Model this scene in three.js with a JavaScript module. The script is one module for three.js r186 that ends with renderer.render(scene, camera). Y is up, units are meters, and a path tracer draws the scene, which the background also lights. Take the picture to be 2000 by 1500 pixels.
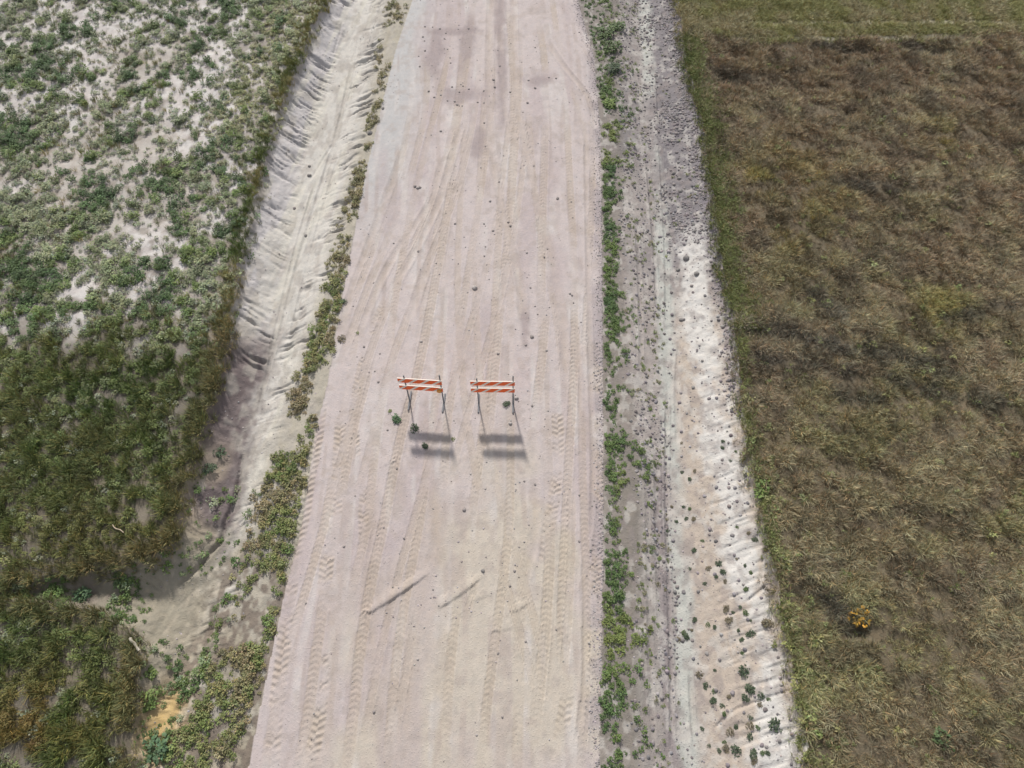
import * as THREE from 'three';
import { mergeGeometries } from 'three/addons/utils/BufferGeometryUtils.js';
import { RoundedBoxGeometry } from 'three/addons/geometries/RoundedBoxGeometry.js';

// ---------------------------------------------------------------- camera, sky, sun, exposure
const scene = new THREE.Scene();
const H = 18.5, PITCH = 60 * Math.PI / 180, F = 1450;
const camera = new THREE.PerspectiveCamera(2 * Math.atan(750 / F) * 180 / Math.PI, 4 / 3, 0.1, 2000);
camera.position.set(0, H, 0);
camera.rotation.x = -PITCH;
scene.add(camera);
const renderer = new THREE.WebGLRenderer({ antialias: true });
renderer.toneMapping = THREE.LinearToneMapping;
renderer.toneMappingExposure = 1.38;
renderer.shadowMap.enabled = true;

const SUN = new THREE.Vector3(-0.16, 0.615, -0.77).normalize();
{ // hazy bright sky, wide glow around the sun, no sun disc
  const w = 256, h = 128, d = new Float32Array(w * h * 4), v = new THREE.Vector3();
  for (let j = 0; j < h; j++) for (let i = 0; i < w; i++) {
    const th = (j + 0.5) / h * Math.PI - Math.PI / 2, ph = ((i + 0.5) / w - 0.5) * 2 * Math.PI;
    v.set(Math.cos(th) * Math.cos(ph), Math.sin(th), Math.cos(th) * Math.sin(ph));
    const up = Math.max(0, v.y), k = Math.pow(1 - up, 2), a = v.angleTo(SUN) * 180 / Math.PI;
    const gl = 0.45 * Math.exp(-a * a / 900);
    const o = (j * w + i) * 4;
    d[o] = 0.31 + 0.15 * k + gl; d[o + 1] = 0.335 + 0.14 * k + gl * 0.97; d[o + 2] = 0.385 + 0.11 * k + gl * 0.9; d[o + 3] = 1;
  }
  const t = new THREE.DataTexture(d, w, h, THREE.RGBAFormat, THREE.FloatType);
  t.mapping = THREE.EquirectangularReflectionMapping; t.magFilter = t.minFilter = THREE.LinearFilter; t.needsUpdate = true;
  scene.background = t; scene.environment = t;
}
const sun = new THREE.DirectionalLight(new THREE.Color(1, 0.96, 0.9), 3.6);
sun.position.copy(SUN).multiplyScalar(80).add(new THREE.Vector3(0, 0, -15));
sun.target.position.set(0, 0, -15);
sun.castShadow = true;
Object.assign(sun.shadow.camera, { left: -30, right: 30, top: 30, bottom: -30, near: 1, far: 200 });
sun.shadow.mapSize.set(4096, 4096);
sun.shadow.radius = 7;
scene.add(sun, sun.target);

// ---------------------------------------------------------------- helpers
let seed = 12345;
const rnd = () => { seed |= 0; seed = seed + 0x6D2B79F5 | 0; let t = Math.imul(seed ^ seed >>> 15, 1 | seed); t = t + Math.imul(t ^ t >>> 7, 61 | t) ^ t; return ((t ^ t >>> 14) >>> 0) / 4294967296; };
const R = (a, b) => a + (b - a) * rnd();
const clamp = (x, a = 0, b = 1) => x < a ? a : x > b ? b : x;
const sm = (a, b, x) => { const t = clamp((x - a) / (b - a)); return t * t * (3 - 2 * t); };
const mix = (a, b, t) => a + (b - a) * t;
const NT = new Float32Array(65536); for (let i = 0; i < 65536; i++) NT[i] = rnd();
function noise(x, y) { // value noise 0..1
  const xi = Math.floor(x), yi = Math.floor(y); let u = x - xi, v = y - yi;
  u = u * u * (3 - 2 * u); v = v * v * (3 - 2 * v);
  const a = (xi & 255) + ((yi & 255) << 8), b = ((xi + 1) & 255) + ((yi & 255) << 8), c = (xi & 255) + (((yi + 1) & 255) << 8), d = ((xi + 1) & 255) + (((yi + 1) & 255) << 8);
  return mix(mix(NT[a], NT[b], u), mix(NT[c], NT[d], u), v);
}
const fbm = (x, y, o = 3) => { let s = 0, a = 0.5, n = 0; for (let i = 0; i < o; i++) { s += a * noise(x, y); n += a; a *= 0.5; x = x * 2.03 + 17.3; y = y * 2.03 + 5.7; } return s / n; };
const SP = Math.sin(PITCH), CP = Math.cos(PITCH);
function g(px, py, y = 0) { // the place on the land that shows at a spot of the photograph
  const a = px - 1000, b = 750 - py, dy = -F * SP + b * CP, dz = -F * CP - b * SP, t = (y - H) / dy;
  return [a * t, dz * t];
}
function proj(x, y, z) { const dy = y - H, dep = -dy * SP - z * CP; return [1000 + F * x / dep, 750 - F * (dy * CP - z * SP) / dep]; }
const lin = c => { c /= 255; return c <= 0.04045 ? c / 12.92 : Math.pow((c + 0.055) / 1.055, 2.4); };
const K = 1.62; // measured light on level ground, so a colour seen as sRGB becomes the colour of the thing
const C = (r, gg, b) => [lin(r) / K, lin(gg) / K, lin(b) / K];
const cmix = (a, b, t) => { a[0] += (b[0] - a[0]) * t; a[1] += (b[1] - a[1]) * t; a[2] += (b[2] - a[2]) * t; };
const used = {};
const numbered = n => { const k = used[n] = (used[n] ?? -1) + 1; return k ? n + '_' + String(k).padStart(3, '0') : n; };
function tag(o, name, label, category, group, kind) {
  o.name = numbered(name); o.userData = { label, category };
  if (group) o.userData.group = group;
  if (kind) o.userData.kind = kind;
  scene.add(o); return o;
}
function shadow(o) { o.traverse(m => { if (m.isMesh) m.castShadow = m.receiveShadow = true; }); return o; }

// ---------------------------------------------------------------- lines of the land (photo spots -> ground)
const SLOPE = 0.042; // the road runs a little to the right as it goes away
function line(pts, y = 0) { // x as a function of z
  const w = pts.map(p => g(p[0], p[1], y)).sort((a, b) => b[1] - a[1]);
  const Z0 = 12, N = 1200, st = 0.05, tab = new Float32Array(N);
  const f = z => {
    if (z >= w[0][1]) return w[0][0] - (z - w[0][1]) * SLOPE;
    const e = w[w.length - 1]; if (z <= e[1]) return e[0] + (e[1] - z) * SLOPE;
    let i = 0; while (w[i + 1][1] > z) i++;
    return mix(w[i][0], w[i + 1][0], (w[i][1] - z) / (w[i][1] - w[i + 1][1]));
  };
  for (let i = 0; i < N; i++) { let s = 0; for (let k = -5; k <= 5; k++) s += f(Z0 - i * st + k * 0.08); tab[i] = s / 11; }
  return z => { const q = (Z0 - z) / st; if (q < 0 || q >= N - 1) return f(z); const i = Math.floor(q); return mix(tab[i], tab[i + 1], q - i); };
}
const xRL = line([[815, -60], [806, 0], [775, 90], [752, 180], [738, 240], [716, 330], [695, 440], [672, 560], [652, 680], [640, 750], [615, 850], [600, 950], [585, 1050], [560, 1140], [538, 1240], [515, 1350], [485, 1500]]);
const xRR = line([[1120, -60], [1128, 0], [1160, 110], [1172, 250], [1175, 400], [1177, 700], [1178, 900], [1178, 1100], [1174, 1300], [1170, 1500]]);
const xVL = line([[770, -40], [755, 30], [725, 200], [700, 310], [665, 440], [640, 560], [606, 680], [575, 770], [545, 850], [520, 950], [490, 1080], [455, 1200], [385, 1350], [330, 1500]], -0.02);
const xVR = line([[1212, 0], [1213, 250], [1213, 450], [1220, 600], [1230, 750], [1245, 900], [1245, 1100], [1238, 1300], [1245, 1500]], -0.02);
const xDR = line([[1245, 0], [1262, 250], [1285, 450], [1300, 600], [1302, 750], [1303, 1000], [1322, 1200], [1330, 1350], [1345, 1500]], -0.28);
const xR0 = line([[1318, -40], [1325, 0], [1343, 130], [1378, 260], [1392, 380], [1412, 510], [1438, 640], [1450, 780], [1464, 880], [1488, 990], [1508, 1090], [1524, 1180], [1543, 1260], [1560, 1350], [1580, 1500]], 0.22);
const PA = [[640, -40], [632, 0], [600, 75], [562, 170], [532, 250], [505, 350], [478, 470], [458, 570], [440, 680], [410, 770], [385, 870], [355, 970], [335, 1060], [300, 1084], [240, 1100], [150, 1114], [75, 1128], [0, 1152], [-160, 1190]].map(p => g(p[0], p[1], 0.32));
PA.push([-30, PA[18][1] - 1], [-400, -10], [-400, -400], [PA[0][0] + 16, -400]);
const PB = [[-200, 1225], [0, 1172], [90, 1176], [190, 1200], [250, 1232], [278, 1290], [264, 1400], [256, 1500], [250, 1600]].map(p => g(p[0], p[1], 0.28));
PB.push([PB[8][0] - 14, 400], [-400, 400], [-400, PB[0][1]]);
function sdPoly(p, x, z) {
  let d = 1e9, s = 1;
  for (let i = 0, j = p.length - 1, n = p.length; i < n; j = i++) {
    const ex = p[j][0] - p[i][0], ez = p[j][1] - p[i][1], wx = x - p[i][0], wz = z - p[i][1], t = clamp((wx * ex + wz * ez) / (ex * ex + ez * ez)), bx = wx - ex * t, bz = wz - ez * t, q = bx * bx + bz * bz;
    if (q < d) d = q;
    const c1 = z >= p[i][1], c2 = z < p[j][1], c3 = ex * wz > ez * wx;
    if ((c1 && c2 && c3) || (!c1 && !c2 && !c3)) s = -s;
  }
  return s * Math.sqrt(d);
}
const sdL = (x, z) => Math.min(sdPoly(PA, x, z), sdPoly(PB, x, z));

// ---------------------------------------------------------------- marks left in the soil: ruts, treads, ridges, cracks
const RX = -10, RZ = 2.5, RC = 0.02, RW = 920, RH = 1800;
const dH = new Float32Array(RW * RH), dT = new Float32Array(RW * RH); // height change, freshly turned soil
function stamp(pts, half, fn, y = 0, step = 0.01) {
  const c = new THREE.CatmullRomCurve3(pts.map(p => { const w = g(p[0], p[1], y); return new THREE.Vector3(w[0], 0, w[1]); }), false, 'centripetal');
  const L = c.getLength(), n = Math.ceil(L / step), P = new THREE.Vector3(), T = new THREE.Vector3();
  c.arcLengthDivisions = Math.max(200, pts.length * 40); c.updateArcLengths();
  for (let i = 0; i <= n; i++) {
    c.getPointAt(i / n, P); c.getTangentAt(i / n, T);
    for (let s = -half; s <= half; s += 0.012) {
      const x = P.x - T.z * s, z = P.z + T.x * s, ci = Math.round((x - RX) / RC), cj = Math.round((RZ - z) / RC);
      if (ci < 0 || cj < 0 || ci >= RW || cj >= RH) continue;
      const r = fn(s / half, i / n * L, L, x, z), k = cj * RW + ci;
      if (Math.abs(r[0]) > Math.abs(dH[k]) * 0.7) dH[k] = r[0];
      if (r[1] > dT[k]) dT[k] = r[1];
    }
  }
}
const ends = (t, L, e = 0.5) => sm(0, e, t) * sm(0, e, L - t);
const tread = (p, a) => (s, t, L, x, z) => {
  const worn = sm(0.25, 0.65, fbm(x * 1.6 + 40, z * 1.7, 3)) * ends(t, L, 0.8) * (0.45 + 0.8 * noise(x * 9, z * 9)), q = Math.sin(2 * Math.PI * (t / p + Math.abs(s) * 0.55 + (s > 0 ? 0.5 : 0)));
  const edge = 1 - sm(0.75, 1, Math.abs(s));
  return [(clamp(q * 1.6, -1, 1) * a * edge - a * 0.5 * edge) * worn, 0.7 * worn * edge];
};
const rut = (a, tint = 0.4) => (s, t, L, x, z) => {
  const e = ends(t, L, 1.2) * (0.55 + 0.9 * noise(x * 1.5, z * 1.1)), q = Math.abs(s);
  return [a * e * (q < 0.55 ? -(1 - q / 0.55 * q / 0.55) : 0.55 * Math.sin((q - 0.55) / 0.45 * Math.PI)), tint * e * (1 - q)];
};
const ridge = a => (s, t, L, x, z) => { const e = ends(t, L, 0.7) * (0.7 + 0.5 * fbm(x * 6, z * 6, 2)), q = s + 0.12 * (noise(x * 5, z * 5) - 0.5), r = q < 0.1 ? sm(-1, 0.1, q) : sm(0.32, 0.1, q); return [a * e * r, 0.12 * e]; };
const crack = a => (s, t, L, x, z) => [-a * ends(t, L, 0.3) * (1 - Math.abs(s)) * (0.6 + 0.8 * noise(x * 4, z * 4)), 0];
for (const [p, w, pitch, a] of [
  [[[760, 575], [735, 630], [712, 700], [694, 790], [692, 850], [697, 915]], 0.16, 0.15, 0.022],
  [[[717, 920], [712, 1000], [713, 1090]], 0.17, 0.15, 0.024],
  [[[668, 800], [662, 900], [655, 1000], [640, 1090], [632, 1200], [626, 1380], [600, 1520]], 0.2, 0.16, 0.022],
  [[[628, 770], [618, 860], [603, 940], [592, 1010], [576, 1090], [562, 1190], [550, 1300], [538, 1400], [528, 1520]], 0.2, 0.17, 0.026],
  [[[1085, 770], [1090, 850], [1088, 930], [1072, 1030], [1062, 1120]], 0.19, 0.16, 0.026],
  [[[1112, 1330], [1098, 1420], [1080, 1520]], 0.18, 0.16, 0.02],
  [[[1150, 560], [1166, 720], [1170, 900], [1167, 1050], [1160, 1200], [1152, 1350]], 0.15, 0.13, 0.018]]) stamp(p, w, tread(pitch, a * 0.55));
for (const [p, w, a] of [
  [[[1143, 250], [1147, 450], [1152, 700], [1158, 900], [1155, 1010], [1140, 1120], [1142, 1300], [1126, 1480]], 0.13, 0.025],
  [[[1128, 600], [1132, 800], [1140, 1000], [1130, 1150]], 0.12, 0.014],
  [[[958, -20], [955, 150], [960, 300], [985, 430], [1016, 560], [1022, 650]], 0.22, 0.028],
  [[[1002, -20], [1008, 180], [1040, 360], [1075, 500], [1098, 640], [1110, 800]], 0.22, 0.026],
  [[[980, -20], [978, 120], [990, 260]], 0.16, 0.014],
  [[[905, 230], [885, 300], [855, 400], [800, 510], [760, 575]], 0.2, 0.026],
  [[[868, 300], [838, 400], [770, 500], [720, 600], [690, 690]], 0.2, 0.018],
  [[[800, 260], [760, 370], [712, 500], [680, 590], [660, 690]], 0.2, 0.018],
  [[[852, 470], [820, 560], [795, 640]], 0.22, 0.024],
  [[[1062, 72], [1105, 135], [1145, 185], [1165, 260]], 0.17, 0.034],
  [[[1130, 80], [1158, 130], [1176, 190]], 0.13, 0.022],
  [[[1105, 150], [1140, 250], [1155, 360]], 0.15, 0.014],
  [[[845, 900], [855, 1050], [870, 1200], [860, 1400], [855, 1520]], 0.25, 0.012],
  [[[1040, 900], [1042, 1050], [1010, 1180]], 0.22, 0.012],
  [[[735, 900], [725, 1100], [730, 1300], [735, 1500]], 0.22, 0.012],
  [[[795, 1180], [800, 1300], [790, 1500]], 0.2, 0.01],
  [[[640, 1120], [650, 1300], [640, 1500]], 0.2, 0.012],
  [[[1060, 1150], [1075, 1250], [1065, 1400]], 0.2, 0.01]]) stamp(p, w, rut(a));
for (const [p, a] of [
  [[[690, 1212], [775, 1162], [848, 1108]], 0.05], [[[836, 1196], [890, 1165], [952, 1116]], 0.035], [[[900, 1186], [940, 1166], [975, 1154]], 0.03],
  [[[975, 1210], [1010, 1190], [1056, 1163]], 0.03], [[[668, 1112], [690, 1098], [703, 1090]], 0.045], [[[615, 1152], [640, 1135], [655, 1122]], 0.035],
  [[[735, 915], [775, 898], [800, 882]], 0.03], [[[930, 1240], [985, 1228], [1030, 1215]], 0.02], [[[1106, 504], [1130, 504]], 0.02]]) stamp(p, 0.26, ridge(a));
// long faint wheel marks running with the road, in pairs, with the fine ribs of the tyre
for (const [u, a, w, y0, y1, drift] of [[0.06, 0.011, 0.16, 1560, 500, 0.02], [0.13, 0.012, 0.18, 1560, 620, 0.03], [0.2, 0.009, 0.16, 1200, -40, 0.08], [0.27, 0.012, 0.18, 1560, 300, 0.1], [0.33, 0.008, 0.15, 900, -40, 0.06], [0.4, 0.008, 0.16, 1560, -40, -0.03], [0.47, 0.009, 0.16, 1000, 100, 0.05], [0.56, 0.008, 0.16, 1560, 300, 0.03], [0.62, 0.011, 0.16, 900, -40, -0.08], [0.68, 0.009, 0.16, 1560, -40, -0.04], [0.75, 0.010, 0.17, 1560, 500, 0.04], [0.82, 0.012, 0.18, 1560, -40, -0.06], [0.89, 0.012, 0.16, 1400, -40, -0.03], [0.94, 0.012, 0.14, 1560, 200, 0.01]]) {
  const pts = []; for (let y = y0; y >= y1; y -= 90) { const gz = g(1000, y)[1], l = xRL(gz), r = xRR(gz), f = (y0 - y) / 1560, uu = u + drift * f * f * 1.6 + 0.016 * Math.sin(y * 0.006 + u * 40); const p = proj(mix(l, r, clamp(uu, 0.02, 0.985)), 0, gz); pts.push([p[0], p[1]]); }
  stamp(pts, w, (s, t, L, x, z) => { const e = ends(t, L, 2) * (0.25 + 1.1 * sm(0.3, 0.65, fbm(x * 0.9 + u * 90, z * 0.35, 2))), q = Math.abs(s); return [a * e * ((q < 0.7 ? -0.7 + 0.45 * Math.cos(s * 14) : 0.7 * Math.sin((q - 0.7) / 0.3 * Math.PI)) + 0.35 * Math.sin(t * 44 + q * 5) * (q < 0.65 ? 1 : 0)), 0.45 * e * (q < 0.7 ? 1 : 0)]; });
}
for (const [p, w] of [[[[1120, 1500], [1040, 1200], [960, 900], [930, 600], [940, 300], [960, 0]], 0.14], [[[1090, 1500], [1005, 1200], [925, 900], [895, 600], [905, 300], [925, 0]], 0.14], [[[700, 1500], [760, 1200], [830, 940], [900, 700], [960, 480], [1000, 200]], 0.13], [[[760, 1500], [815, 1200], [878, 940], [945, 700], [1000, 480], [1036, 200]], 0.13], [[[640, 1000], [680, 850], [720, 700], [790, 520], [850, 380], [895, 200], [905, 60]], 0.16], [[[690, 1000], [730, 850], [768, 700], [835, 520], [890, 380], [930, 200], [938, 60]], 0.16], [[[660, 720], [720, 560], [790, 380], [830, 220], [835, 100]], 0.16], [[[680, 620], [735, 470], [780, 330], [805, 200]], 0.14], [[[1080, 1500], [1110, 1200], [1115, 900], [1090, 650], [1050, 420], [1030, 200]], 0.14], [[[830, 1060], [900, 1030], [930, 1130], [890, 1250]], 0.12], [[[800, 640], [830, 670], [870, 690]], 0.1]])
  stamp(p, w, (s, t, L, x, z) => { const e = ends(t, L, 1.5) * (0.3 + 1.0 * sm(0.3, 0.65, fbm(x * 1.1 + 40, z * 0.5 + 9, 2))), q = Math.abs(s); return [0.009 * e * (q < 0.7 ? -0.8 + 0.5 * Math.cos(s * 13) : 0.8 * Math.sin((q - 0.7) / 0.3 * Math.PI)), 0.35 * e * (q < 0.7 ? 1 : 0)]; });
for (const [p, w, a, y] of [ // wheel lines on the ditch floors
  [[[1282, 120], [1290, 300], [1300, 480], [1303, 640]], 0.12, 0.04, -0.28], [[[1262, 300], [1276, 460], [1284, 620]], 0.1, 0.03, -0.25], [[[1242, 420], [1250, 600], [1252, 760]], 0.12, 0.025, -0.15],
  [[[1303, 760], [1302, 960], [1306, 1140], [1310, 1300], [1313, 1500]], 0.1, 0.035, -0.25], [[[1346, 1280], [1352, 1400], [1362, 1510]], 0.1, 0.04, -0.28], [[[1282, 860], [1284, 1050], [1290, 1250]], 0.14, 0.03, -0.2],
  [[[1262, 900], [1266, 1100], [1270, 1300], [1276, 1500]], 0.12, 0.02, -0.15], [[[1330, 640], [1322, 760], [1326, 900]], 0.12, 0.02, -0.25],
  [[[540, 690], [570, 560], [610, 420], [655, 270], [690, 120]], 0.12, 0.03, -0.33], [[[560, 700], [592, 560], [630, 420], [668, 290]], 0.12, 0.025, -0.32], [[[515, 760], [545, 620], [580, 480], [622, 340]], 0.1, 0.025, -0.34], [[[500, 830], [520, 740], [548, 640]], 0.1, 0.03, -0.33], [[[700, 60], [690, 160], [672, 230]], 0.1, 0.025, -0.33]]) stamp(p, w, rut(a, 0), y);
for (const [p, w, a, y] of [
  [[[345, 1152], [378, 1122], [410, 1085], [432, 1055], [440, 1020], [455, 985], [466, 940], [472, 880]], 0.07, 0.1, -0.3],
  [[[470, 960], [466, 900], [468, 850]], 0.06, 0.05, -0.3],
  [[[1395, 1425], [1440, 1385], [1470, 1375]], 0.05, 0.04, -0.1], [[[1455, 1178], [1490, 1150], [1508, 1134]], 0.05, 0.05, 0],
  [[[720, 95], [738, 40], [745, 0]], 0.05, 0.05, -0.3], [[[600, 360], [625, 320], [650, 280]], 0.06, 0.03, -0.3], [[[650, 110], [660, 80], [672, 40]], 0.05, 0.03, -0.3],
  [[[405, 1290], [412, 1200], [420, 1160]], 0.1, 0.1, -0.1], [[[386, 1330], [396, 1280], [404, 1235]], 0.08, 0.07, -0.1],
  [[[1440, 655], [1520, 650], [1610, 668], [1720, 690], [1790, 700]], 0.28, 0.16, 0.25]]) stamp(p, w, crack(a), y);
function mark(A, x, z) {
  const u = (x - RX) / RC, v = (RZ - z) / RC; if (u < 0 || v < 0 || u >= RW - 1 || v >= RH - 1) return 0;
  const i = Math.floor(u), j = Math.floor(v), k = j * RW + i, a = u - i, b = v - j;
  return mix(mix(A[k], A[k + 1], a), mix(A[k + RW], A[k + RW + 1], a), b);
}
const HOLES = [[1425, 152, 0.5, 0.3], [1670, 92, 0.45, 0.26], [1825, 97, 0.5, 0.34], [1440, 100, 0.6, 0.16], [1860, 725, 0.8, 0.2], [1660, 778, 0.5, 0.16], [1830, 765, 0.7, 0.2], [1700, 540, 0.3, 0.1], [1680, 1230, 0.35, 0.2], [1590, 1160, 0.5, 0.14], [1600, 705, 0.45, 0.18]].map(([a, b, r, d]) => [...g(a, b, 0.3), r, d]);

// ---------------------------------------------------------------- the lie of the land
const info = { zone: 0, dl: 0 }; // zone 0 road, 1 left ditch, 2 left field, 3 right ditch, 4 right field
function height(x, z) {
  const xl = xRL(z), xr = xRR(z), mk = mark(dH, x, z);
  info.xl = xl; info.xr = xr;
  if (x >= xl && x <= xr) {
    info.zone = 0; const u = (x - xl) / (xr - xl) * 2 - 1;
    return 0.06 * (1 - u * u) + mk + 0.016 * (noise(x * 5.5 - z * 0.2 + noise(x, z * 0.3), z * 0.5) - 0.5) + 0.02 * (fbm(x * 2.6, z * 2.2, 4) - 0.5);
  }
  if (x < xl) {
    const vl = xVL(z), d = sdL(x, z) + 0.26 * (fbm(x * 2.4, z * 2.4 + 3, 3) - 0.5); info.dl = d; info.vl = vl;
    const dv = vl - x; // distance out from the verge
    const far = sm(-11, -15, z), sl = 0.85 + 0.3 * far;
    let fl = dv < 0 ? mix(0, -0.04, sm(0, 1, (xl - x) / (xl - vl + 0.001))) : -0.04 - 0.27 * sm(0, sl, dv);
    fl += 0.05 * (fbm(x * 0.8, z * 0.5, 2) - 0.5);
    // rills wash down both slopes of the ditch
    const onV = sm(-0.25, 0.1, dv) * sm(1.15, 0.6, dv), onB = sm(1.35, 0.9, d) * sm(-0.1, 0.1, d);
    const st = (0.35 + 0.65 * sm(-9, -13, z)) * (0.15 + 1.5 * sm(0.3, 0.7, fbm(x * 1.1 + 2, z * 1.3, 3))), wp = 0.22 * (fbm(x * 2.2, z * 2.2 + 5, 2) - 0.5);
    if (onV > 0) { const r = noise(x * 0.9, (z + wp + x * 0.25) * 8.5) * 0.5 + 0.5 * noise(x * 2 + 31, (z + wp + x * 0.3) * 16); fl -= onV * 0.085 * st * sm(0.45, 0.8, r) ; }
    let p = d < 0 ? 1 : d < 0.16 ? mix(1, 0.66, d / 0.16) : 0.66 * Math.pow(1 - clamp((d - 0.16) / 1.05), 1.6);
    const top = 0.32 + 0.12 * (fbm(x * 0.35 + 9, z * 0.35, 3) - 0.5) + 0.06 * (noise(x * 2.1, z * 2.1) - 0.5);
    let h = mix(fl, top, p);
    if (onB > 0) { const r = noise(x * 0.9 + 50, (z + wp - x * 0.38) * 7.5) * 0.5 + 0.5 * noise(x * 2 + 7, (z + wp - x * 0.42) * 15); h -= onB * 0.075 * st * sm(0.42, 0.8, r); }
    if (d > 0.2) h += 0.034 * (fbm(x * 6 + z * 1.1, z * 0.55, 2) - 0.5) + 0.07 * (fbm(x * 4, z * 3.6, 4) - 0.5) * (1 - 0.4 * far);
    info.zone = d < 0 ? 2 : 1;
    return h + mk;
  }
  const vr = xVR(z), dr = xDR(z), r0 = xR0(z); let h;
  info.vr = vr; info.dr = dr; info.r0 = r0;
  if (x < vr) h = mix(0, -0.03, (x - xr) / (vr - xr));
  else if (x < dr) h = -0.03 - 0.27 * sm(vr - 0.1, dr + 0.1, x);
  else { const t = clamp((x - dr) / (r0 - dr)); h = -0.30 + 0.36 * Math.pow(sm(-0.05, 1.15, t), 1.1); }
  const e = x - r0 + 0.09 * (fbm(z * 3.1, x * 3.1, 2) - 0.5) * 2;
  info.zone = e > 0 ? 4 : 3;
  const top = 0.24 + 0.22 * (fbm(x * 0.42 + 3, z * 0.42 + 8, 3) - 0.5) + 0.08 * (noise(x * 1.7, z * 1.7) - 0.5);
  h = mix(h, top, sm(-0.16, 0.02, e));
  if (e > 0) for (const o of HOLES) { const q = ((x - o[0]) ** 2 * 0.6 + (z - o[1]) ** 2 * 1.6) / (o[2] * o[2]); if (q < 4) h -= o[3] * Math.exp(-q * 1.4); }
  if (e < 0) {
    const t = clamp((x - dr) / (r0 - dr));
    if (x > dr) { const near = sm(-13, -9, z); const r = noise(x * 1.6 + 5, (z + x * 0.28) * 8) * 0.6 + 0.4 * noise(x * 2.5, (z + x * 0.3) * 15); h -= 0.03 * near * sm(0.45, 0.8, r) * sm(0.3, 0.6, t); h += 0.05 * (1 - near) * (fbm(x * 5, z * 5, 2) - 0.5); }
    h += 0.02 * (noise(x * 7, z * 0.45) - 0.5) * sm(0.55, 0.2, t) + 0.05 * (fbm(x * 3.6, z * 3.6, 4) - 0.5);
  }
  return h + mk;
}
// ---------------------------------------------------------------- what the soil is
const spot = (list, y) => list.map(([a, b, r]) => [...g(a, b, y), r]);
const BARE = spot([[190, 30, 0.9], [180, 110, 0.8], [175, 180, 0.9], [160, 240, 0.8], [140, 310, 0.9], [250, 60, 1.0], [330, 100, 0.8], [330, 220, 0.9], [300, 290, 1.0], [220, 330, 0.9], [60, 345, 0.6], [270, 420, 1.0], [240, 460, 0.8], [330, 500, 0.9], [300, 560, 0.7], [320, 580, 0.5], [180, 560, 0.8], [280, 680, 0.5], [200, 760, 0.6], [100, 840, 0.45], [430, 260, 0.7], [400, 430, 0.6], [160, 640, 0.5], [430, 120, 0.8], [130, 690, 0.4], [390, 40, 0.9], [410, 160, 0.9], [60, 200, 0.5], [230, 230, 0.8]], 0.3);
function bare(x, z) { let s = 0; for (const b of BARE) { const q = ((x - b[0]) ** 2 + (z - b[1]) ** 2) / (b[2] * b[2]); if (q < 5) s += Math.exp(-q * 1.3); } return Math.min(1, s); }
function vegLeft(x, z) { // 0 bare .. 1 covered
  const n = fbm(x * 2.7 + 3, z * 2.1 + 11, 3), thr = 0.31 + 0.27 * bare(x, z) + 0.12 * sm(-14, -21, z);
  return sm(thr - 0.04, thr + 0.08, n);
}
const GOLD = spot([[310, 1430, 0.75], [330, 1390, 0.5]], -0.1);
const SCUFF = [[912, 85, 0.4, 2.0], [850, 110, 0.5, 2.2], [880, 62, 1.2, 0.35], [980, 150, 0.25, 3.5], [975, 40, 0.3, 2.5], [900, 185, 1.1, 0.6], [1050, 160, 0.7, 0.5], [935, 285, 0.35, 1.2], [1025, 640, 0.18, 0.9]].map(([a, b, c, d]) => [...g(a, b), c, d]);
const SILT = line([[1262, 60], [1270, 280], [1290, 400], [1296, 560], [1302, 700], [1310, 900], [1316, 1060], [1332, 1180], [1336, 1300], [1345, 1500]], -0.28);
const WHITE = line([[1330, 300], [1350, 480], [1362, 600], [1382, 700], [1392, 800], [1410, 900], [1440, 1050], [1475, 1200], [1505, 1350], [1525, 1500]], -0.1);
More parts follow.
